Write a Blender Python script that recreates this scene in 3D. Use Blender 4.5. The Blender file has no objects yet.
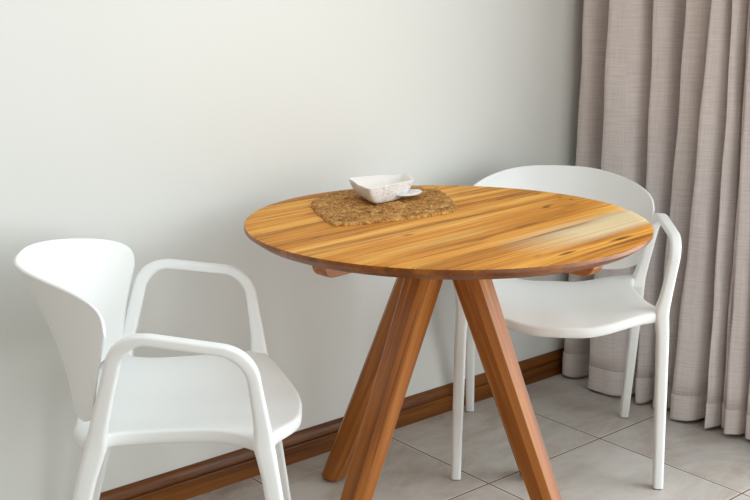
import bpy, bmesh, math, random
from mathutils import Vector, Matrix

random.seed(7)
D = bpy.data
scene = bpy.context.scene
COL = scene.collection

# ------------------------------------------------------------------ helpers
def link(o, parent=None):
    COL.objects.link(o)
    if parent is not None:
        o.parent = parent
    return o

def mesh_obj(name, verts, faces, mat, parent=None, smooth=True, angle=38, uvs=None):
    me = D.meshes.new(name)
    me.from_pydata([tuple(v) for v in verts], [], faces)
    bm = bmesh.new(); bm.from_mesh(me)
    bmesh.ops.recalc_face_normals(bm, faces=bm.faces)
    bm.to_mesh(me); bm.free()
    me.update()
    if smooth:
        me.polygons.foreach_set('use_smooth', [True] * len(me.polygons))
        me.set_sharp_from_angle(angle=math.radians(angle))
    if mat: me.materials.append(mat)
    return link(D.objects.new(name, me), parent)

def tag(o, label=None, cat=None, group=None, kind=None):
    if label: o['label'] = label
    if cat: o['category'] = cat
    if group: o['group'] = group
    if kind: o['kind'] = kind
    return o

def empty(name, loc=(0, 0, 0), rz=0.0):
    o = D.objects.new(name, None)
    o.empty_display_size = .1
    o.location = loc
    o.rotation_euler = (0, 0, rz)
    return link(o)

def box_data(x0, x1, y0, y1, z0, z1):
    v = [(x, y, z) for z in (z0, z1) for y in (y0, y1) for x in (x0, x1)]
    f = [(0, 2, 3, 1), (4, 5, 7, 6), (0, 1, 5, 4), (2, 6, 7, 3), (0, 4, 6, 2), (1, 3, 7, 5)]
    return v, f

def loft(rings, close=True, cap0=True, cap1=True):
    """rings of equal length -> verts, faces"""
    n = len(rings[0]); V = []; F = []
    for r in rings: V += [tuple(p) for p in r]
    for i in range(len(rings) - 1):
        for j in range(n if close else n - 1):
            k = (j + 1) % n
            F.append((i * n + j, i * n + k, (i + 1) * n + k, (i + 1) * n + j))
    if cap0: F.append(tuple(range(n - 1, -1, -1)))
    if cap1: F.append(tuple((len(rings) - 1) * n + j for j in range(n)))
    return V, F

def catmull(pts, per=6):
    out = []
    P = [Vector(p) for p in pts]
    for i in range(len(P) - 1):
        p0 = P[i - 1] if i else P[0] * 2 - P[1]
        p1, p2 = P[i], P[i + 1]
        p3 = P[i + 2] if i + 2 < len(P) else P[-1] * 2 - P[-2]
        for k in range(per):
            t = k / per
            out.append(.5 * (2 * p1 + (p2 - p0) * t + (2 * p0 - 5 * p1 + 4 * p2 - p3) * t * t
                             + (3 * p1 - p0 - 3 * p2 + p3) * t ** 3))
    out.append(P[-1])
    return out

def lerp(a, b, t): return a + (b - a) * t

def sm(t):
    t = max(0., min(1., t)); return t * t * (3 - 2 * t)

# ------------------------------------------------------------------ materials
class NT:
    def __init__(self, name):
        self.m = D.materials.new(name); self.m.use_nodes = True
        self.t = self.m.node_tree; self.n = self.t.nodes; self.l = self.t.links
        self.b = self.n['Principled BSDF']
    def node(self, typ, ins=None, **kw):
        n = self.n.new(typ)
        for k, v in kw.items(): setattr(n, k, v)
        for k, v in (ins or {}).items():
            if isinstance(v, bpy.types.NodeSocket): self.l.new(v, n.inputs[k])
            else: n.inputs[k].default_value = v
        return n
    def math(self, op, a, b=None, clamp=False):
        n = self.node('ShaderNodeMath', operation=op, use_clamp=clamp)
        for i, v in enumerate((a, b)):
            if v is None: continue
            if isinstance(v, bpy.types.NodeSocket): self.l.new(v, n.inputs[i])
            else: n.inputs[i].default_value = v
        return n.outputs[0]
    def mix(self, fac, a, b, blend='MIX'):
        n = self.node('ShaderNodeMix', data_type='RGBA', blend_type=blend)
        for i, v in ((0, fac), (6, a), (7, b)):
            if isinstance(v, bpy.types.NodeSocket): self.l.new(v, n.inputs[i])
            else: n.inputs[i].default_value = v if i == 0 else (*v, 1)
        return n.outputs[2]
    def ramp(self, fac, stops):
        n = self.node('ShaderNodeValToRGB', {0: fac})
        e = n.color_ramp.elements
        while len(e) < len(stops): e.new(.5)
        for el, (p, c) in zip(e, stops):
            el.position = p; el.color = (*c, 1) if len(c) == 3 else c
        return n.outputs[0]
    def obj(self): return self.node('ShaderNodeTexCoord').outputs['Object']
    def scale(self, vec, s, off=(0, 0, 0)):
        n = self.node('ShaderNodeMapping', {0: vec}); n.inputs['Scale'].default_value = s
        n.inputs['Location'].default_value = off
        return n.outputs[0]
    def noise(self, vec, scale=1., detail=4., rough=.55, dist=0.):
        return self.node('ShaderNodeTexNoise', {'Vector': vec, 'Scale': scale, 'Detail': detail,
                                                'Roughness': rough, 'Distortion': dist}).outputs[0]
    def sep(self, v): return self.node('ShaderNodeSeparateXYZ', {0: v}).outputs
    def comb(self, x, y, z):
        n = self.node('ShaderNodeCombineXYZ')
        for i, v in enumerate((x, y, z)):
            if isinstance(v, bpy.types.NodeSocket): self.l.new(v, n.inputs[i])
            else: n.inputs[i].default_value = v
        return n.outputs[0]
    def bump(self, h, strength=.2, dist=.01):
        self.l.new(self.node('ShaderNodeBump', {'Height': h, 'Strength': strength, 'Distance': dist}).outputs[0],
                   self.b.inputs['Normal'])
    def set(self, **kw):
        for k, v in kw.items():
            s = self.b.inputs[k.replace('_', ' ')]
            if isinstance(v, bpy.types.NodeSocket): self.l.new(v, s)
            elif isinstance(v, tuple): s.default_value = (*v, 1)
            else: s.default_value = v

def srgb(r, g, b):
    f = lambda c: (c / 255 / 12.92) if c / 255 <= .04045 else ((c / 255 + .055) / 1.055) ** 2.4
    return (f(r), f(g), f(b))

def mat_plain(name, col, rough=.5, spec=.5):
    t = NT(name); t.set(Base_Color=col, Roughness=rough, Specular_IOR_Level=spec); return t.m

def mat_plastic(name):
    t = NT(name); o = t.obj()
    n = t.noise(t.scale(o, (420, 420, 420)), 1, 2)
    t.set(Base_Color=srgb(235, 238, 237), Roughness=.42, Specular_IOR_Level=.4)
    t.bump(n, .03, .001)
    return t.m

def mat_wall(name):
    t = NT(name); o = t.obj()
    n = t.noise(o, 1.3, 2)
    c = t.mix(n, srgb(220, 222, 218), srgb(224, 226, 222))
    t.set(Base_Color=c, Roughness=.6, Specular_IOR_Level=.25)
    f = t.noise(o, 160, 3)
    t.bump(f, .05, .002)
    return t.m

def mat_wood(name, axis, light, mid, dark, plank=0., rough=.38, sap=False, knots=False, coat=0., spec=.45):
    """axis 0/1/2: grain runs along that object axis"""
    t = NT(name); o = t.obj()
    x, y, z = t.sep(o)
    a, b, c = ((x, y, z), (y, x, z), (z, x, y))[axis]
    tone = None
    if plank:
        wob = t.math('MULTIPLY', t.noise(t.comb(t.math('MULTIPLY', a, .6), 0., 0.), 1, 0), 0.0)
        pi = t.math('FLOOR', t.math('ADD', t.math('DIVIDE', t.math('ADD', b, wob), plank), .37))
        wn = t.node('ShaderNodeTexWhiteNoise', {'W': pi}, noise_dimensions='1D')
        t.l.new(t.math('ADD', pi, 23.), wn.inputs['W'])
        tone = wn.outputs['Value']
        off = t.math('MULTIPLY', tone, 17.)
        a2 = t.math('ADD', a, off)
        b2 = t.math('ADD', b, t.math('MULTIPLY', pi, .31))
    else:
        a2, b2 = a, b
    v = t.comb(t.math('MULTIPLY', a2, 1.5), t.math('MULTIPLY', b2, 26.), t.math('MULTIPLY', c, 26.))
    broad = t.noise(v, 1., 3, .5, .5)
    v2 = t.comb(t.math('MULTIPLY', a2, 4.), t.math('MULTIPLY', b2, 150.), t.math('MULTIPLY', c, 150.))
    fine = t.noise(v2, 1., 3, .6, .2)
    v3 = t.comb(t.math('MULTIPLY', a2, 2.2), t.math('MULTIPLY', b2, 60.), t.math('MULTIPLY', c, 60.))
    streak = t.noise(v3, 1., 4, .6, 1.1)
    s = t.math('ADD', t.math('MULTIPLY', broad, .95), t.math('MULTIPLY', fine, .46))
    s = t.math('ADD', s, -.22)
    if tone is not None:
        s = t.math('ADD', s, t.math('MULTIPLY', t.math('ADD', tone, -.5), .20))
    col = t.ramp(s, [(.22, light), (.45, mid), (.62, tuple(lerp(m, d, .45) for m, d in zip(mid, dark))), (.85, dark)])
    # thin dark streaks
    st = t.ramp(streak, [(.57, (0, 0, 0)), (.68, (1, 1, 1))])
    col = t.mix(t.math('MULTIPLY', st, .62), col, tuple(d * .75 for d in dark))
    if sap:
        # pale greyish sapwood showing along a couple of boards towards one side
        sv = t.comb(t.math('MULTIPLY', a, 1.3), t.math('MULTIPLY', b, 30.), 0.)
        sn = t.noise(sv, 1., 3, .5, .4)
        band = t.math('SUBTRACT', 1., t.math('MULTIPLY', t.math('ABSOLUTE', t.math('ADD', b, .285)), 13.), clamp=True)
        band = t.math('MULTIPLY', band, 2.2, clamp=True)
        along = t.math('MULTIPLY', t.math('ADD', a, .16), 4., clamp=True)
        sf = t.math('MULTIPLY', t.math('MULTIPLY', band, along),
                    t.ramp(sn, [(.30, (0, 0, 0)), (.47, (1, 1, 1))]), clamp=True)
        col = t.mix(t.math('MULTIPLY', sf, .85), col, srgb(224, 208, 170))
        # a handful of dark knots and checks towards the far and near rims
        for kx, ky, ra, rb in ((-.085, -.376, .034, .007), (.10, -.385, .05, .009), (.404, -.03, .008, .005), (.40, -.066, .009, .005),
                               (.297, -.069, .022, .004), (.28, .062, .030, .005), (.33, -.11, .05, .004), (.16, .12, .05, .004)):
            dx = t.math('DIVIDE', t.math('SUBTRACT', a, kx), ra); dy = t.math('DIVIDE', t.math('SUBTRACT', b, ky), rb)
            dd = t.math('ADD', t.math('MULTIPLY', dx, dx), t.math('MULTIPLY', dy, dy))
            dd = t.math('ADD', dd, t.math('MULTIPLY', t.math('SUBTRACT', streak, .5), 3.))
            kf = t.math('SUBTRACT', 1., dd, clamp=True)
            col = t.mix(t.math('MULTIPLY', kf, .9), col, srgb(92, 44, 12))
        yl = t.noise(t.comb(t.math('MULTIPLY', a2, 1.), t.math('MULTIPLY', b2, 34.), 3.3), 1., 2, .5, .3)
        yf = t.ramp(yl, [(.58, (0, 0, 0)), (.70, (1, 1, 1))])
        col = t.mix(t.math('MULTIPLY', yf, .55), col, srgb(232, 190, 112))
    if knots:
        kv = t.comb(t.math('MULTIPLY', a, 7.), t.math('MULTIPLY', b, 22.), t.math('MULTIPLY', c, 22.))
        kn = t.node('ShaderNodeTexVoronoi', {'Vector': kv, 'Scale': 1., 'Randomness': 1.})
        kd = t.ramp(t.math('ADD', kn.outputs[0], t.math('MULTIPLY', t.noise(kv, 2.5, 3), .25)),
                    [(.16, (1, 1, 1)), (.30, (0, 0, 0))])
        rare = t.ramp(t.node('ShaderNodeSeparateColor', {0: kn.outputs[1]}).outputs[0], [(.72, (0, 0, 0)), (.74, (1, 1, 1))])
        col = t.mix(t.math('MULTIPLY', t.math('MULTIPLY', kd, rare), .8), col, tuple(d * .55 for d in dark))
    if plank:
        fr = t.math('FRACT', t.math('ADD', t.math('DIVIDE', b, plank), .37))
        e = t.math('MINIMUM', fr, t.math('SUBTRACT', 1., fr))
        seam = t.ramp(e, [(.006, (1, 1, 1)), (.022, (0, 0, 0))])
        col = t.mix(t.math('MULTIPLY', seam, .5), col, tuple(d * .7 for d in dark))
    t.set(Base_Color=col, Roughness=rough, Specular_IOR_Level=spec)
    if coat: t.set(Coat_Weight=coat, Coat_Roughness=.25)
    t.bump(t.math('ADD', fine, t.math('MULTIPLY', streak, .6)), .06, .002)
    return t.m

def mat_tiles(name, s, x0, y0):
    t = NT(name); o = t.obj()
    x, y, z = t.sep(o)
    u = t.math('DIVIDE', t.math('SUBTRACT', x, x0), s)
    v = t.math('DIVIDE', t.math('SUBTRACT', y, y0), s)
    fu, fv = t.math('FRACT', u), t.math('FRACT', v)
    eu = t.math('MINIMUM', fu, t.math('SUBTRACT', 1., fu))
    ev = t.math('MINIMUM', fv, t.math('SUBTRACT', 1., fv))
    e = t.math('MINIMUM', eu, ev)
    wn = t.node('ShaderNodeTexWhiteNoise', {'Vector': t.comb(t.math('FLOOR', u), t.math('FLOOR', v), 0.)}, noise_dimensions='3D')
    shift = t.node('ShaderNodeVectorMath', {0: wn.outputs['Color'], 1: (9., 9., 9.)}, operation='MULTIPLY').outputs[0]
    p = t.node('ShaderNodeVectorMath', {0: o, 1: shift}, operation='ADD').outputs[0]
    n1 = t.noise(t.scale(p, (2.2, 3.4, 1)), 1., 6, .62, .9)
    n2 = t.noise(t.scale(p, (9, 14, 1)), 1., 5, .6, .6)
    n3 = t.noise(t.scale(p, (1.6, 5.5, 1)), 1., 5, .6, 2.2)
    f = t.math('ADD', t.math('MULTIPLY', n1, .7), t.math('MULTIPLY', n2, .3))
    col = t.ramp(f, [(.30, srgb(136, 124, 112)), (.47, srgb(180, 173, 165)), (.60, srgb(198, 195, 190)), (.76, srgb(216, 215, 212))])
    vein = t.ramp(t.math('ABSOLUTE', t.math('SUBTRACT', n3, .5)), [(0., (1, 1, 1)), (.022, (0, 0, 0))])
    col = t.mix(t.math('MULTIPLY', vein, .42), col, srgb(205, 196, 184))
    col = t.mix(t.math('MULTIPLY', t.ramp(n2, [(.58, (0, 0, 0)), (.75, (1, 1, 1))]), .35), col, srgb(140, 128, 117))
    # bevelled pale tile edge and brown grout
    rim = t.ramp(e, [(.0085, (1, 1, 1)), (.0125, (0, 0, 0))])
    col = t.mix(t.math('MULTIPLY', rim, .75), col, srgb(232, 227, 220))
    gr = t.ramp(e, [(.0040, (1, 1, 1)), (.0058, (0, 0, 0))])
    col = t.mix(gr, col, srgb(118, 98, 84))
    t.set(Base_Color=col, Roughness=t.mix(gr, (.34, .34, .34), (.9, .9, .9)), Specular_IOR_Level=.4)
    h = t.ramp(e, [(.003, (0, 0, 0)), (.011, (1, 1, 1))])
    t.bump(t.math('ADD', h, t.math('MULTIPLY', n2, .05)), .35, .002)
    return t.m

def mat_linen(name, shade=1.):
    t = NT(name); uv = t.node('ShaderNodeUVMap').outputs[0]
    u, v, _ = t.sep(uv)
    wx = t.noise(t.comb(t.math('MULTIPLY', u, 14.), t.math('MULTIPLY', v, 480.), 0.), 1., 3, .6)
    wy = t.noise(t.comb(t.math('MULTIPLY', u, 420.), t.math('MULTIPLY', v, 9.), 4.), 1., 3, .6)
    slub = t.noise(t.comb(t.math('MULTIPLY', u, 9.), t.math('MULTIPLY', v, 200.), 8.), 1., 2, .5)
    f = t.math('ADD', t.math('MULTIPLY', wx, .40), t.math('MULTIPLY', wy, .40))
    f = t.math('ADD', f, t.math('MULTIPLY', slub, .28))
    col = t.ramp(f, [(.38, tuple(c * shade for c in srgb(202, 194, 192))), (.58, tuple(c * shade for c in srgb(224, 217, 215))),
                     (.78, tuple(c * shade for c in srgb(238, 233, 230)))])
    t.set(Base_Color=col, Roughness=.9, Specular_IOR_Level=.1, Sheen_Weight=0.)
    t.bump(f, .12, .001)
    return t.m

def mat_seagrass(name):
    t = NT(name); o = t.obj()
    n = t.noise(t.scale(o, (38, 50, 50)), 1., 6, .75)
    n2 = t.noise(t.scale(o, (230, 150, 150)), 1., 3, .6)
    w = t.node('ShaderNodeTexVoronoi', {'Vector': t.scale(o, (120, 190, 120)), 'Scale': 1.})
    f = t.math('ADD', t.math('MULTIPLY', n, .6), t.math('MULTIPLY', n2, .4))
    col = t.ramp(f, [(.38, srgb(74, 42, 16)), (.46, srgb(166, 112, 54)), (.56, srgb(204, 154, 84)), (.68, srgb(244, 216, 156))])
    col = t.mix(t.ramp(w.outputs[0], [(.55, (0, 0, 0)), (.95, (.55, .55, .55))]), col, srgb(70, 42, 20))
    t.set(Base_Color=col, Roughness=.75, Specular_IOR_Level=.25)
    t.bump(t.math('ADD', n2, t.math('MULTIPLY', w.outputs[0], -1.)), .8, .003)
    return t.m

def mat_ceramic(name):
    t = NT(name); o = t.obj()
    n = t.noise(t.scale(o, (60, 60, 110)), 1., 6, .7, 1.5)
    n2 = t.noise(t.scale(o, (24, 24, 24)), 1., 3)
    g = t.node('ShaderNodeNewGeometry')
    geo = t.sep(t.node('ShaderNodeTexCoord').outputs['Normal'])
    outer = t.math('SUBTRACT', .25, geo[2], clamp=True)          # scuffed glaze on the outer wall only
    sp = t.ramp(n, [(.47, (0, 0, 0)), (.60, (1, 1, 1))])
    col = t.mix(n2, srgb(224, 224, 223), srgb(234, 234, 233))
    col = t.mix(t.math('MULTIPLY', sp, .5), col, srgb(160, 158, 158))
    t.set(Base_Color=col, Roughness=.35)
    return t.m

M = {}
M['plastic'] = mat_plastic('white_plastic')
M['wall'] = mat_wall('white_wall_paint')
M['table'] = mat_wood('table_wood', 0, srgb(238, 184, 94), srgb(213, 144, 60), srgb(116, 60, 16), plank=.072, rough=.55, sap=True, knots=True, spec=.08)
M['edge'] = mat_wood('dark_edge_wood', 0, srgb(160, 98, 36), srgb(128, 70, 22), srgb(84, 40, 10), rough=.34, spec=.45)  # rim band in a darker, glossier wood tone than the top
M['leg'] = mat_wood('leg_wood', 2, srgb(192, 128, 54), srgb(158, 94, 32), srgb(106, 54, 12), rough=.36, spec=.38)
M['beam'] = mat_wood('beam_wood', 0, srgb(196, 130, 62), srgb(166, 100, 40), srgb(116, 60, 18), rough=.38, spec=.3)
M['skirt'] = mat_wood('skirting_wood', 0, srgb(138, 86, 34), srgb(112, 64, 20), srgb(58, 28, 6), rough=.34, spec=.3)
M['tiles'] = mat_tiles('stone_tiles', .455, 2.324, 1.770)
M['linen'] = mat_linen('linen')
M['hem'] = mat_linen('linen_hem', .97)
M['mat'] = mat_seagrass('seagrass')
M['ceramic'] = mat_ceramic('scuffed_ceramic')
M['glaze'] = mat_plain('white_glaze', srgb(240, 236, 231), .3)
M['rubber'] = mat_plain('dark_rubber', srgb(42, 36, 32), .7)
M['glide'] = mat_plain('grey_glide', srgb(128, 128, 128), .6)
M['rail'] = mat_plain('rail_white', srgb(225, 225, 225), .4)

# ------------------------------------------------------------------ setting
WALL_Y, SKIRT_Y, WALL_X = 2.215, 2.197, 2.775
def struct(name, v, f, mat):
    return tag(mesh_obj(name, v, f, mat, smooth=False), kind='structure')

struct('floor', *box_data(-3.2, WALL_X + .15, -3.4, WALL_Y + .15, -.1, 0), M['tiles'])
struct('wall_back', *box_data(-3.2, WALL_X + .15, WALL_Y, WALL_Y + .15, 0, 2.6), M['wall'])
# right wall with a tall glazed opening further towards the camera
OPEN_Y0, OPEN_Y1, OPEN_Z = -2.2, 1.32, 2.25
v1, f1 = box_data(WALL_X, WALL_X + .15, OPEN_Y1, WALL_Y, 0, 2.6)
v2, f2 = box_data(WALL_X, WALL_X + .15, -3.4, OPEN_Y0, 0, 2.6)
v3, f3 = box_data(WALL_X, WALL_X + .15, OPEN_Y0, OPEN_Y1, OPEN_Z, 2.6)
struct('wall_right', v1 + v2 + v3, f1 + [tuple(i + 8 for i in q) for q in f2] + [tuple(i + 16 for i in q) for q in f3], M['wall'])

# unseen wall behind the camera, with an opening added for the rear fill lamp
RW_X = 1.25
v1, f1 = box_data(-3.2, RW_X - 1.6, -3.55, -3.4, 0, 2.6); v2, f2 = box_data(RW_X + 1.45, WALL_X + .15, -3.55, -3.4, 0, 2.6)
v3, f3 = box_data(RW_X - 1.6, RW_X + 1.45, -3.55, -3.4, 2.35, 2.6); v4, f4 = box_data(RW_X - 1.6, RW_X + 1.45, -3.55, -3.4, 0, .25)
struct('wall_front', v1 + v2 + v3 + v4, [tuple(i + 8 * k for i in q) for k, f in enumerate((f1, f2, f3, f4)) for q in f], M['wall'])

# moulded wooden skirting along the back wall: profile (out from wall, z)
prof = [(0, 0), (.018, 0), (.018, .046), (.0165, .0485), (.012, .0495), (.012, .0525), (.0165, .0535), (.0175, .056), (.0165, .066),
        (.013, .074), (.009, .079), (.004, .081), (0, .081)]
x0, x1 = -3.2, WALL_X
V, F = loft([[(x, WALL_Y - d, z) for d, z in prof] for x in (x0, x1)])
o = mesh_obj('baseboard_back', V, F, M['skirt'], angle=25); tag(o, kind='structure')

# ------------------------------------------------------------------ round table
TC = Vector((1.618, 1.684, 0)); PHI = math.radians(6.5)
table = empty('round_table', TC, PHI)
tag(table, 'round golden timber dining table with four splayed legs, between the two white chairs', 'table')
R, H = .45, .75
prof = [(0, H), (R - .12, H), (R - .03, H), (R - .003, H), (R - .001, H - .001), (R, H - .003), (R, H - .0085), (R - .0012, H - .0105),
        (R - .021, H - .0245), (R - .024, H - .0255), (R - .1, H - .0255), (0, H - .0255)]
n = 160
V = []; F = []
rings = []
for r, z in prof[1:-1]:
    rings.append([(r * math.cos(2 * math.pi * k / n), r * math.sin(2 * math.pi * k / n), z) for k in range(n)])
V, F = loft(rings)
top = mesh_obj('tabletop', V, F, M['table'], table, angle=30)
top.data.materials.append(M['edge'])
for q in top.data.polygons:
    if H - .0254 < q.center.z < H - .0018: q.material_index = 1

# two crossed bearers under the top, ends rounded off below
def bearer():
    hw, zt, zb, L = .019, H - .0255, H - .060, .396
    prof = [(-L, zt)]
    rr = .026
    for k in range(9):
        a = math.pi + k / 8 * math.pi / 2
        prof.append((-L + rr + rr * math.cos(a), zb + rr + rr * math.sin(a)))
    prof += [(-x, z) for x, z in prof[::-1]]
    inset = .002
    def ring(y, s):
        return [(x * (1 - s / L), y, max(z, zb + s) if z < zt else z) for x, z in prof]
    return loft([ring(-hw, inset), ring(-hw + inset, 0), ring(hw - inset, 0), ring(hw, inset)])
for a in (0, math.pi / 2):
    V, F = bearer()
    b = mesh_obj('bearer', V, F, M['beam'], table, angle=30)
    b.rotation_euler = (0, 0, a)
    if a:   # half-lapped a hair lower so the two do not share a plane
        b.location.z = -.0006

# legs: chamfered square section, leaning outwards
def leg_shape(top, foot, az):
    """mesh in local space with z along the leg; returns object matrix too"""
    ax = Vector((math.cos(az), math.sin(az), 0))
    p0 = ax * foot + Vector((0, 0, .006)); p1 = ax * top + Vector((0, 0, H - .0255))
    d = (p1 - p0).normalized(); tang = Vector((0, 0, 1)).cross(ax); rad = tang.cross(d)
    m = Matrix((rad, tang, d)).transposed().to_4x4(); m.translation = p0
    def ring(s, c, zfix):
        q = []
        for i, j in ((1, 1), (-1, 1), (-1, -1), (1, -1)):
            e = [(i * s, j * (s - c)), (i * (s - c), j * s)]
            q += e if i * j > 0 else e[::-1]
        out = []
        for x, y in q:                              # cut ends level with floor / top
            P = p0 + rad * x + tang * y
            t = (zfix - P.z) / d.z
            out.append((x, y, t))
        return out
    rings = [ring(.0250, .010, .0065), ring(.0268, .0115, .009), ring(.0325, .0138, H * .55), ring(.0385, .0160, H - .0262)]
    V, F = loft(rings)
    pad, padF = loft([ring(.018, .008, 0.), ring(.018, .008, .0064)])
    return m, V, F, pad, padF
for k in range(4):
    m, V, F, pad, padF = leg_shape(.029, .372, k * math.pi / 2)
    l = mesh_obj('leg', V, F, M['leg'], table, angle=25)
    l.matrix_local = m
    mesh_obj('foot_pad', pad, padF, M['rubber'], l)

# ------------------------------------------------------------------ white armchairs
def rrect(a, b, k=5, rf=.27):
    """rounded rectangle, a wide (lateral) b deep, list of (u,v)"""
    r = rf * min(a, b); out = []
    for cx, cy, a0 in ((a / 2 - r, b / 2 - r, 0), (-a / 2 + r, b / 2 - r, 90), (-a / 2 + r, -b / 2 + r, 180), (a / 2 - r, -b / 2 + r, 270)):
        for i in range(k):
            t = math.radians(a0 + 90 * i / (k - 1))
            out.append((cx + r * math.cos(t), cy + r * math.sin(t)))
    return out

SPLIT_Z = .450
def side_loop(s):
    """centre line of one side: front foot, arm, rear foot, with sizes"""
    ff, fa, ra, rf = (Vector((s * x, y, z)) for x, y, z in
                      ((.260, .214, .004), (.286, .132, .634), (.267, -.090, .669), (.232, -.267, .004)))
    # legs stand nearly upright; above the seat both posts lean outwards
    k1 = Vector((s * .2555, lerp(ff.y, fa.y, .735), lerp(ff.z, fa.z, .735)))
    k2 = Vector((s * .2370, lerp(rf.y, ra.y, .71), lerp(rf.z, ra.z, .71)))
    def fillet(p, c, q, r, n=12):
        u = (p - c).normalized(); w = (q - c).normalized()
        half = u.angle(w) / 2
        d = r / math.tan(half)
        cen = c + (u + w).normalized() * (r / math.sin(half))
        A, B = c + u * d, c + w * d
        va, vb = A - cen, B - cen
        ang = va.angle(vb); axis = va.cross(vb).normalized()
        return [cen + Matrix.Rotation(ang * k / n, 3, axis) @ va for k in range(n + 1)]
    f0 = fillet(ff, k1, fa, .26, 6); f1 = fillet(k1, fa, ra, .068)
    f2 = fillet(fa, ra, k2, .060); f3 = fillet(ra, k2, rf, .26, 6)
    def seg(a, b, n): return [a.lerp(b, k / n) for k in range(n)]
    zt = lambda a, b, z: a.lerp(b, (z - a.z) / (b.z - a.z))
    f0 = [q for q in f0 if q.z > SPLIT_Z + .002]; f3 = [q for q in f3 if q.z > SPLIT_Z + .002]
    fs, rs = zt(ff, k1, SPLIT_Z), zt(k2, rf, SPLIT_Z)
    P = seg(ff, fs, 16); i1 = len(P)
    P += [fs] + f0[:-1] + seg(f0[-1], f1[0], 6) + f1[:-1] + seg(f1[-1], f2[0], 8) + f2[:-1] + seg(f2[-1], f3[0], 6) + f3
    i2 = len(P)
    P += seg(rs, rf, 16) + [rf]
    return P, i1, i2

def loop_rings(s):
    P, i1, i2 = side_loop(s)
    L = [0.]
    for a, b in zip(P, P[1:]): L.append(L[-1] + (b - a).length)
    rings = []
    for i, p in enumerate(P):
        t = (P[min(i + 1, len(P) - 1)] - P[max(i - 1, 0)]).normalized()
        lat = Vector((1, 0, 0)); lat = (lat - t * lat.dot(t)).normalized(); bn = t.cross(lat)
        z = p.z
        front = p.y > .02
        up = abs(t.z)
        # depth in the plane of the loop and width across it
        if front: b = lerp(.029, .033, sm(z / .4)) if z < .42 else lerp(.033, .024, sm((z - .42) / .18))
        else: b = lerp(.034, .034, sm(z / .4)) if z < .42 else lerp(.034, .028, sm((z - .42) / .18))
        b = lerp(.0175, b, sm(up / .9))
        a = lerp(.0255, .031, sm(z / .42)) if z < .42 else lerp(.031, .0265, sm((z - .44) / .12))
        # moulded gusset where the leg runs into the seat, swelling towards the chair's middle
        g = math.exp(-((z - .448) / (.03 if z < .448 else .028)) ** 2)
        p = p + Vector((-s * .0045 * g, (-.003 if front else .003) * g, 0)); a += .006 * g; b += .006 * g
        rings.append([p + lat * u + bn * v for u, v in rrect(a, b)])
    for i in (0, -1):   # feet cut level
        rings[i] = [(q[0], q[1], .004) for q in rings[i]]
    return rings, i1, i2

def seat_shape():
    half = [(0, .235), (.055, .231), (.10, .220), (.14, .206), (.175, .192), (.205, .180), (.230, .171), (.249, .164), (.258, .154), (.2565, .142),
            (.245, .128), (.232, .108), (.221, .080), (.214, .045), (.210, .0), (.208, -.045), (.209, -.082), (.214, -.112),
            (.224, -.135), (.237, -.151), (.2355, -.164), (.222, -.175), (.195, -.185), (.16, -.194), (.11, -.202), (.05, -.206), (0, -.208)]
    h = catmull(half, 4)
    out = [(p.x, p.y) for p in h] + [(-p.x, p.y) for p in h[-2:0:-1]]
    c = (0, .01)
    ztop, th = .437, .027
    def dish(x, y, s):
        d = -.006 * max(0, 1 - (x / .22) ** 2) * max(0, 1 - ((y + .03) / .2) ** 2)
        lip = -.007 * sm((y - .12) / .11)             # waterfall front
        side = .033 * sm((abs(x) - .05) / .18) * (1 - .32 * sm((y - .04) / .14))   # the pan rises towards the posts
        return d + lip + side
    def norm(i):
        a, b = out[i - 1], out[(i + 1) % len(out)]
        dx, dy = b[0] - a[0], b[1] - a[1]; l = math.hypot(dx, dy) or 1
        return (-dy / l, dx / l)
    N = [norm(i) for i in range(len(out))]
    sgn = 1 if N[0][1] < 0 else -1                       # inward
    def inset(d, z, q=1.):
        r = []
        for (x, y), (nx, ny) in zip(out, N):
            X, Y = x + sgn * nx * d, y + sgn * ny * d
            r.append((X, Y, z + dish(X, Y, 1)))
        return r
    def scaled(s, z):
        return [(c[0] + (x - c[0]) * s, c[1] + (y - c[1]) * s, z + dish(c[0] + (x - c[0]) * s, c[1] + (y - c[1]) * s, s)) for x, y in out]
    rings = [scaled(s, ztop) for s in (.02, .2, .4, .6, .75, .86, .93)]
    rings += [inset(.007, ztop), inset(.0035, ztop - .0008), inset(.0012, ztop - .0028), inset(0, ztop - .006), inset(0, ztop - .016),
              inset(.001, ztop - th + .003), inset(.004, ztop - th)]
    rings += [scaled(s, ztop - th) for s in (.9, .5, .02)]
    return loft(rings)

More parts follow.
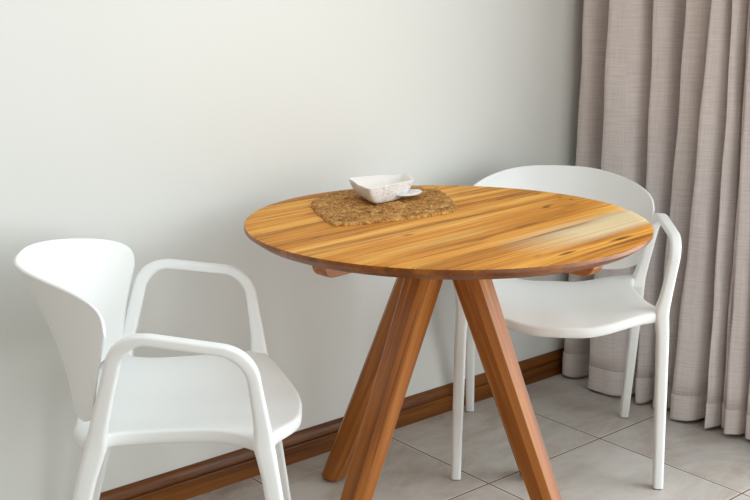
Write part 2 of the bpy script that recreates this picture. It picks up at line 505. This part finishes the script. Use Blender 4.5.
def back_shape():
    NU, NV = 48, 30
    W, ZS, ZT, YS, YC, K, MM = .2565, .664, .7590, -.112, -.299, 2.7, .74
    def surf(u, v):
        # top rim
        ph = math.pi * (1 - u) / 2
        c, s = math.cos(ph), math.sin(ph)
        tx = W * (abs(c) ** MM) * (1 if c >= 0 else -1); tz = ZS + (ZT - ZS) * max(s, 0) ** .72
        ty = YS + (YC - YS) * max(s, 0) ** K
        # lower edge
        au = abs(u)
        bx = .235 * u; bz = .478 + .036 * au ** 7
        by = -.140 + (-.205 + .140) * (1 - au ** 2.2)
        x = lerp(bx, tx, v ** .9); z = lerp(bz, tz, v)
        # centre of the shell stays upright low down, then flares backwards
        y = lerp(by, ty, v ** 1.55)
        return Vector((x, y, z))
    us = [math.sin(math.pi / 2 * (2 * i / NU - 1)) * .35 + (2 * i / NU - 1) * .65 for i in range(NU + 1)]
    G = [[surf(u, j / NV) for u in us] for j in range(NV + 1)]
    # offset surface for the thickness (outer side), thinner at the rim
    def nrm(j, i):
        a = G[j][min(i + 1, NU)] - G[j][max(i - 1, 0)]; b = G[min(j + 1, NV)][i] - G[max(j - 1, 0)][i]
        n = a.cross(b)
        return n.normalized() if n.length > 1e-9 else Vector((0, 1, 0))
    th = .0065
    V = []; F = []
    n = NU + 1
    for j in range(NV + 1): V += G[j]
    for j in range(NV + 1):
        for i in range(n):
            m = nrm(j, i)
            if m.y > 0: m = -m
            V.append(G[j][i] + m * th)
    o = n * (NV + 1)
    idx = lambda j, i: j * n + i
    for j in range(NV):
        for i in range(NU):
            q = (idx(j, i), idx(j, i + 1), idx(j + 1, i + 1), idx(j + 1, i))
            F.append(q); F.append(tuple(k + o for k in q[::-1]))
    border = [idx(0, i) for i in range(NU)] + [idx(j, NU) for j in range(NV)] + [idx(NV, i) for i in range(NU, 0, -1)] + [idx(j, 0) for j in range(NV, 0, -1)]
    for k in range(len(border)):
        a, b = border[k], border[(k + 1) % len(border)]
        F.append((b, a, a + o, b + o))
    return V, F

def make_chair(name):
    t = empty(name)
    V, F = seat_shape(); mesh_obj('seat', V, F, M['plastic'], t, angle=50)
    V, F = back_shape()
    bk = mesh_obj('backrest', V, F, M['plastic'], t, angle=60)
    bv = bk.modifiers.new('bevel', 'BEVEL'); bv.width = .0022; bv.segments = 2; bv.angle_limit = math.radians(50)
    for s in (-1, 1):
        rings, i1, i2 = loop_rings(s)
        V, F = loft(rings[i1:i2 + 1]); mesh_obj('armrest', V, F, M['plastic'], t, angle=60)
        for part in (rings[:i1 + 1], rings[i2:]):
            V, F = loft(part); l = mesh_obj('leg', V, F, M['plastic'], t, angle=60)
            foot = part[0] if part[0][0][2] < .1 else part[-1]
            cx = sum(q[0] for q in foot) / len(foot); cy = sum(q[1] for q in foot) / len(foot)
            r = [(cx + (q[0] - cx) * .86, cy + (q[1] - cy) * .86) for q in foot]
            V, F = loft([[(x, y, 0) for x, y in r], [(x, y, .0045) for x, y in r]])
            mesh_obj('glide', V, F, M['glide'], l, angle=60)
    return t

def copy_tree(o, parent=None):
    c = o.copy(); link(c, parent)
    c.matrix_parent_inverse = o.matrix_parent_inverse.copy()
    for ch in list(o.children): copy_tree(ch, c)
    return c

chair = make_chair('dining_chair')
chair.location = (1.000, 1.791, 0); chair.rotation_euler = (0, 0, math.radians(-33.0 - 90))
tag(chair, 'white moulded plastic armchair at the left of the table, seen side-on, its backrest flaring out', 'chair',
    'white armchairs at the round table')
chair2 = copy_tree(chair)
chair2.location = (2.158, 1.808, 0); chair2.rotation_euler = (0, 0, math.radians(-135.9 - 90))
chair2['label'] = 'white moulded plastic armchair behind the right of the table, in front of the curtain'

# ------------------------------------------------------------------ placemat
outline = [(-.238, .105), (-.205, .083), (-.094, .060), (.030, .044), (.095, .066), (.155, .139), (.205, .220), (.228, .280), (.196, .335),
           (.110, .388), (.020, .415), (-.066, .389), (-.131, .330), (-.172, .262), (-.214, .170)]
cx = sum(x for x, y in outline) / len(outline); cy = sum(y for x, y in outline) / len(outline)
pl = [(x - cx, y - cy) for x, y in outline]
cl = catmull([(*p, 0) for p in pl + pl[:1]], 12)[:-1]
NR, NA = 54, len(cl)
rings = []
def mat_h(x, y, t):
    a = math.radians(-8)
    u, w = x * math.cos(a) + y * math.sin(a), -x * math.sin(a) + y * math.cos(a)
    row = w / .017
    ph = math.floor(row)
    arch = abs(math.sin(math.pi * row)) ** .6
    braid = .5 + .5 * math.sin(2 * math.pi * (u / .02 + .5 * (ph % 2)) + 2.2 * math.sin(math.pi * row))
    return .004 * arch * (.35 + .65 * braid)
for i in range(NR + 1):
    t = i / NR
    r = []
    for k, q in enumerate(cl):
        jig = 1 + (.006 * math.sin(k * .9) + .004 * math.sin(k * 2.3 + 1)) * t
        x, y = q.x * t * jig, q.y * t * jig
        if t > .93:
            e = (t - .93) / .07
            h = .0034 * math.sin(math.pi * min(e * .8 + .1, 1)) * (.62 + .38 * math.sin(k * .9))
        else:
            h = mat_h(x, y, t)
        r.append((x, y, .0042 + h - (.003 if i == NR else 0)))
    rings.append(r)
rings.append([(x, y, 0) for x, y, z in rings[-1]])
rings[0] = [(q.x * .004, q.y * .004, .006) for q in cl]
V, F = loft(rings)
pm = mesh_obj('placemat', V, F, M['mat'], smooth=True, angle=70)
pm.location = (TC.x + cx, TC.y + cy, H + .0002)
tag(pm, 'woven brown seagrass placemat lying on the round table under the white dish', 'placemat')
# frayed strands along the rim
for px, py, az in ((.205, .31, 60), (.222, .272, 20)):
    c = Vector((px - cx, py - cy, .006)); d = Vector((math.cos(math.radians(az)), math.sin(math.radians(az)), .25)).normalized()
    up = Vector((0, 0, 1)); sd = d.cross(up).normalized()
    rg = []
    for k in range(6):
        t = k / 5
        p = c + d * (.022 * t - .012) + up * (.004 * math.sin(3 * t)); rr = .0022 * (1 - .5 * t)
        rg.append([p + (sd * math.cos(a) + up * math.sin(a)) * rr for a in [2 * math.pi * j / 6 for j in range(6)]])
    V, F = loft(rg); mesh_obj('loose_strand', V, F, M['mat'], pm)

# ------------------------------------------------------------------ white dish
B0 = Vector((.022, .232, 0))
top4 = [(-.074, .186, .0), (.095, .212, .0), (.154, .312, .0), (-.014, .338, .0)]
top4 = [Vector((x, y, 0)) - B0 for x, y, z in top4]
def ring4(scale, rad, z, off=(0, 0), zf=None):
    pts = [Vector((p.x * scale + off[0], p.y * scale + off[1], 0)) for p in top4]
    out = []
    n = 10
    for i, c in enumerate(pts):
        a, b = pts[i - 1], pts[(i + 1) % 4]
        u = (a - c).normalized(); w = (b - c).normalized()
        for k in range(n + 1):
            t = k / n
            A, Bq = c + u * rad, c + w * rad
            out.append((A * (1 - t) ** 2 + c * 2 * t * (1 - t) + Bq * t * t))
    # densify straights
    res = []
    for i, p in enumerate(out):
        q = out[(i + 1) % len(out)]
        m = 8 if (q - p).length > .02 else 1
        for k in range(m): res.append(p.lerp(q, k / m))
    return [(p.x, p.y, z + (zf(p) if zf else 0)) for p in res]
def rimz(p):
    # the lip rises to a point at one corner and dips beside it; the other end has a pouring notch
    d = (p - top4[2]).length; e = (p - (top4[1] + top4[2]) / 2).length
    l = (p - (top4[0] * .55 + top4[3] * .45)).length
    return .005 * math.exp(-(d / .016) ** 2) - .005 * math.exp(-((p - top4[2].lerp(top4[3], .2)).length / .02) ** 2) - .003 * math.exp(-(l / .022) ** 2)
hz = .046
S = [(.42, .020, 0, 0), (.52, .022, .0012, 0), (.68, .022, .006, 0), (.82, .021, .014, 0), (.92, .020, .025, 0), (.985, .016, .039, 1), (1.0, .015, .0425, 1),
     (.992, .014, .0438, 1), (.945, .014, .0432, 1), (.89, .018, .030, 0), (.80, .020, .018, 0), (.62, .02, .009, 0), (.42, .02, .0060, 0), (.05, .004, .0055, 0)]
npt = None; rings = []
for s, rd, z, fz in S:
    off = Vector((-.022, -.012)) * (1 - s)
    rings.append(ring4(s, rd * (.55 + .45 * s), z, off, rimz if fz else None))
m = min(len(r) for r in rings)
def resample(r, m):
    P = [Vector(q) for q in r]; L = [0.]
    for i in range(len(P)): L.append(L[-1] + (P[(i + 1) % len(P)] - P[i]).length)
    out = []
    j = 0
    for k in range(m):
        d = L[-1] * k / m
        while L[j + 1] < d: j += 1
        t = (d - L[j]) / max(L[j + 1] - L[j], 1e-9)
        out.append(P[j].lerp(P[(j + 1) % len(P)], t))
    return out
rings = [resample(r, 120) for r in rings]
V, F = loft(rings)
dish = mesh_obj('dish', V, F, M['ceramic'], angle=60)
dish.data.materials.append(M['glaze'])
for q in dish.data.polygons:
    if q.index >= 120 * 6: q.material_index = 1
MAT_TOP = H + .0088
dish.location = (TC.x + B0.x, TC.y + B0.y, MAT_TOP)
tag(dish, 'small white four-cornered ceramic dish with a flat tab handle, standing on the woven mat', 'dish')
# flat rounded tab at one end
hc = Vector((.097, .226, 0)) - B0
rg = []
for s, z in ((.80, .0100), (.95, .0108), (1.0, .0130), (.97, .0150), (.85, .0158), (.3, .0150), (.02, .0148)):
    rg.append([(hc.x - .020 + s * (.050 * math.cos(a)) * .93 - s * .022 * math.sin(a) * .1, hc.y - .008 + s * (.030 * math.sin(a)) + s * .01 * math.cos(a), z + .012 * 0)
               for a in [2 * math.pi * k / 48 for k in range(48)]])
V, F = loft(rg)
mesh_obj('handle', V, F, M['ceramic'], dish, angle=60)

# ------------------------------------------------------------------ curtain
# pleat crests: y at z=1.23 and y at z=.03, from the room corner towards the camera
CREST = [(2.166, 2.175), (2.044, 2.046), (1.902, 1.868), (1.792, 1.810), (1.692, 1.726), (1.632, 1.608), (1.604, 1.578), (1.582, 1.548),
         (1.527, 1.488), (1.467, 1.428), (1.392, 1.348), (1.312, 1.278), (1.232, 1.198)]
PL = [.38, .66, .48, .52, .60, .62, .5, .6, .6, .6, .6, .6, .6]      # where each pleat turns back
XC = [2.655, 2.625, 2.645, 2.65, 2.62, 2.625, 2.66, 2.63, 2.64, 2.63, 2.64, 2.63, 2.64]
def plan(z):
    t = (z - .03) / 1.2
    ys = [lerp(b, a, t) for a, b in CREST]
    pts = [(XC[0] + .075, ys[0] - .012), (XC[0] + .03, ys[0] + .004)]
    for i in range(len(ys) - 1):
        g = ys[i] - ys[i + 1]
        low = 1 - sm(z / .9)                       # folds fatten towards the hem
        dep = min(.128, (.075 + .5 * g) * (1 + .2 * low))
        x = XC[i] - .012 * low
        pts += [(x, ys[i]), (x - .06 * dep, ys[i] - PL[i] * .5 * g), (x + .12 * dep, ys[i] - PL[i] * g), (x + .66 * dep, ys[i] - (PL[i] + .14) * g), (x + dep, ys[i] - .95 * g),
                (x + dep * .9, ys[i] - 1.0 * g)]
    pts.append((XC[-1], ys[-1]))
    return catmull([(x, y, z) for x, y in pts], 5)
def curtain_mesh(name, zs, mat, parent, push=0.):
    rows = [plan(z) for z in zs]
    n = len(rows[0]); V = []; F = []; U = []
    L = [0.]
    for a, b in zip(rows[0], rows[0][1:]): L.append(L[-1] + (b - a).length)
    for j, r in enumerate(rows):
        for i, p in enumerate(r):
            t = r[min(i + 1, n - 1)] - r[max(i - 1, 0)]
            nr = Vector((-t.y, t.x, 0)).normalized()
            if nr.x > 0 and False: nr = -nr
            w = .0016 * math.sin(zs[j] * 9 + i * .5) + .0012 * math.sin(zs[j] * 23 + i * .31)
            q = p - Vector((push, 0, 0)) + nr * w
            V.append((q.x, q.y, zs[j] + (.004 * math.sin(i * .23) if j == 0 and push else 0))); U.append((L[i], zs[j]))
    for j in range(len(rows) - 1):
        for i in range(n - 1):
            F.append((j * n + i, j * n + i + 1, (j + 1) * n + i + 1, (j + 1) * n + i))
    o = mesh_obj(name, V, F, mat, parent, angle=80)
    me = o.data; uv = me.uv_layers.new(name='UVMap')
    for lp in me.loops: uv.data[lp.index].uv = U[lp.vertex_index]
    s = o.modifiers.new('thickness', 'SOLIDIFY'); s.thickness = .002; s.offset = 0
    return o
curt = empty('curtain', (2.68, 1.7, 0))
tag(curt, 'long taupe linen curtain hanging in deep pleats at the right, beside the white wall', 'curtain')
inv = Matrix.Translation((-2.68, -1.7, 0))
zs = [.075 + k * .06 for k in range(38)]
a = curtain_mesh('drape', zs, M['linen'], curt)
b = curtain_mesh('hem', [.010, .016, .03, .05, .07, .084, .0865], M['hem'], curt, push=.0022)
for q in (a, b): q.matrix_parent_inverse = inv
CT = zs[-1]
v, f = box_data(2.62, 2.74, 1.18, 2.205, CT + .0005, CT + .03)
rail = mesh_obj('curtain_rail', v, f, M['rail'], smooth=False)
v, f = box_data(2.735, WALL_X + .002, 1.5, 1.56, CT + .004, CT + .024)
mesh_obj('bracket', v, f, M['rail'], rail, smooth=False)
tag(rail, 'white curtain rail above the taupe curtain', 'curtain rail')

# ------------------------------------------------------------------ light
w = D.worlds.new('World'); scene.world = w; w.use_nodes = True
nt = w.node_tree; bg = nt.nodes['Background']
tc = nt.nodes.new('ShaderNodeTexCoord'); sp = nt.nodes.new('ShaderNodeSeparateXYZ'); nt.links.new(tc.outputs['Generated'], sp.inputs[0])
rp = nt.nodes.new('ShaderNodeValToRGB')
dt = nt.nodes.new('ShaderNodeVectorMath'); dt.operation = 'DOT_PRODUCT'
nt.links.new(tc.outputs['Generated'], dt.inputs[0]); dt.inputs[1].default_value = Vector((.40, -.45, .80)).normalized()
mr = nt.nodes.new('ShaderNodeMapRange'); mr.inputs['From Min'].default_value = -1; mr.inputs['From Max'].default_value = 1
nt.links.new(dt.outputs['Value'], mr.inputs['Value']); nt.links.new(mr.outputs[0], rp.inputs[0])
e = rp.color_ramp.elements
e[0].position = .48; e[0].color = (.27, .14, .06, 1)
e[1].position = .92; e[1].color = (.93, .985, 1.0, 1)
nt.links.new(rp.outputs[0], bg.inputs['Color'])
bg.inputs['Strength'].default_value = 1.2

def area(name, loc, direction, sx, sy, power, col):
    l = D.lights.new(name, 'AREA'); l.shape = 'RECTANGLE'; l.size = sx; l.size_y = sy; l.energy = power; l.color = col
    o = D.objects.new(name, l); COL.objects.link(o); o.location = loc
    o.rotation_euler = Vector(direction).to_track_quat('-Z', 'Y').to_euler()
    return o
area('window_daylight', (WALL_X + .03, (OPEN_Y0 + OPEN_Y1) / 2, 1.14), (-1, 0, 0), OPEN_Y1 - OPEN_Y0 - .1, OPEN_Z - .06, 88, (.93, .985, 1.0))
area('rear_fill_light', (RW_X, -3.46, 1.3), (0, 1, 0), 3.0, 2.0, 36, (.94, .985, 1.0))  # added fill lamp behind the camera, brightens faces turned that way

# ------------------------------------------------------------------ camera
cam = D.cameras.new('Camera'); co = D.objects.new('Camera', cam); COL.objects.link(co)
cam.sensor_width = 36; cam.lens = 1062.93 / 750 * 36; cam.clip_start = .05
co.location = (0, 0, 1.233)
co.rotation_euler = (math.pi / 2 - .2330, .0, -.6970)
scene.camera = co
scene.view_settings.view_transform = 'Standard'
scene.view_settings.look = 'None'
scene.view_settings.exposure = 0.0
scene.view_settings.gamma = 1
scene.view_settings.use_curve_mapping = False
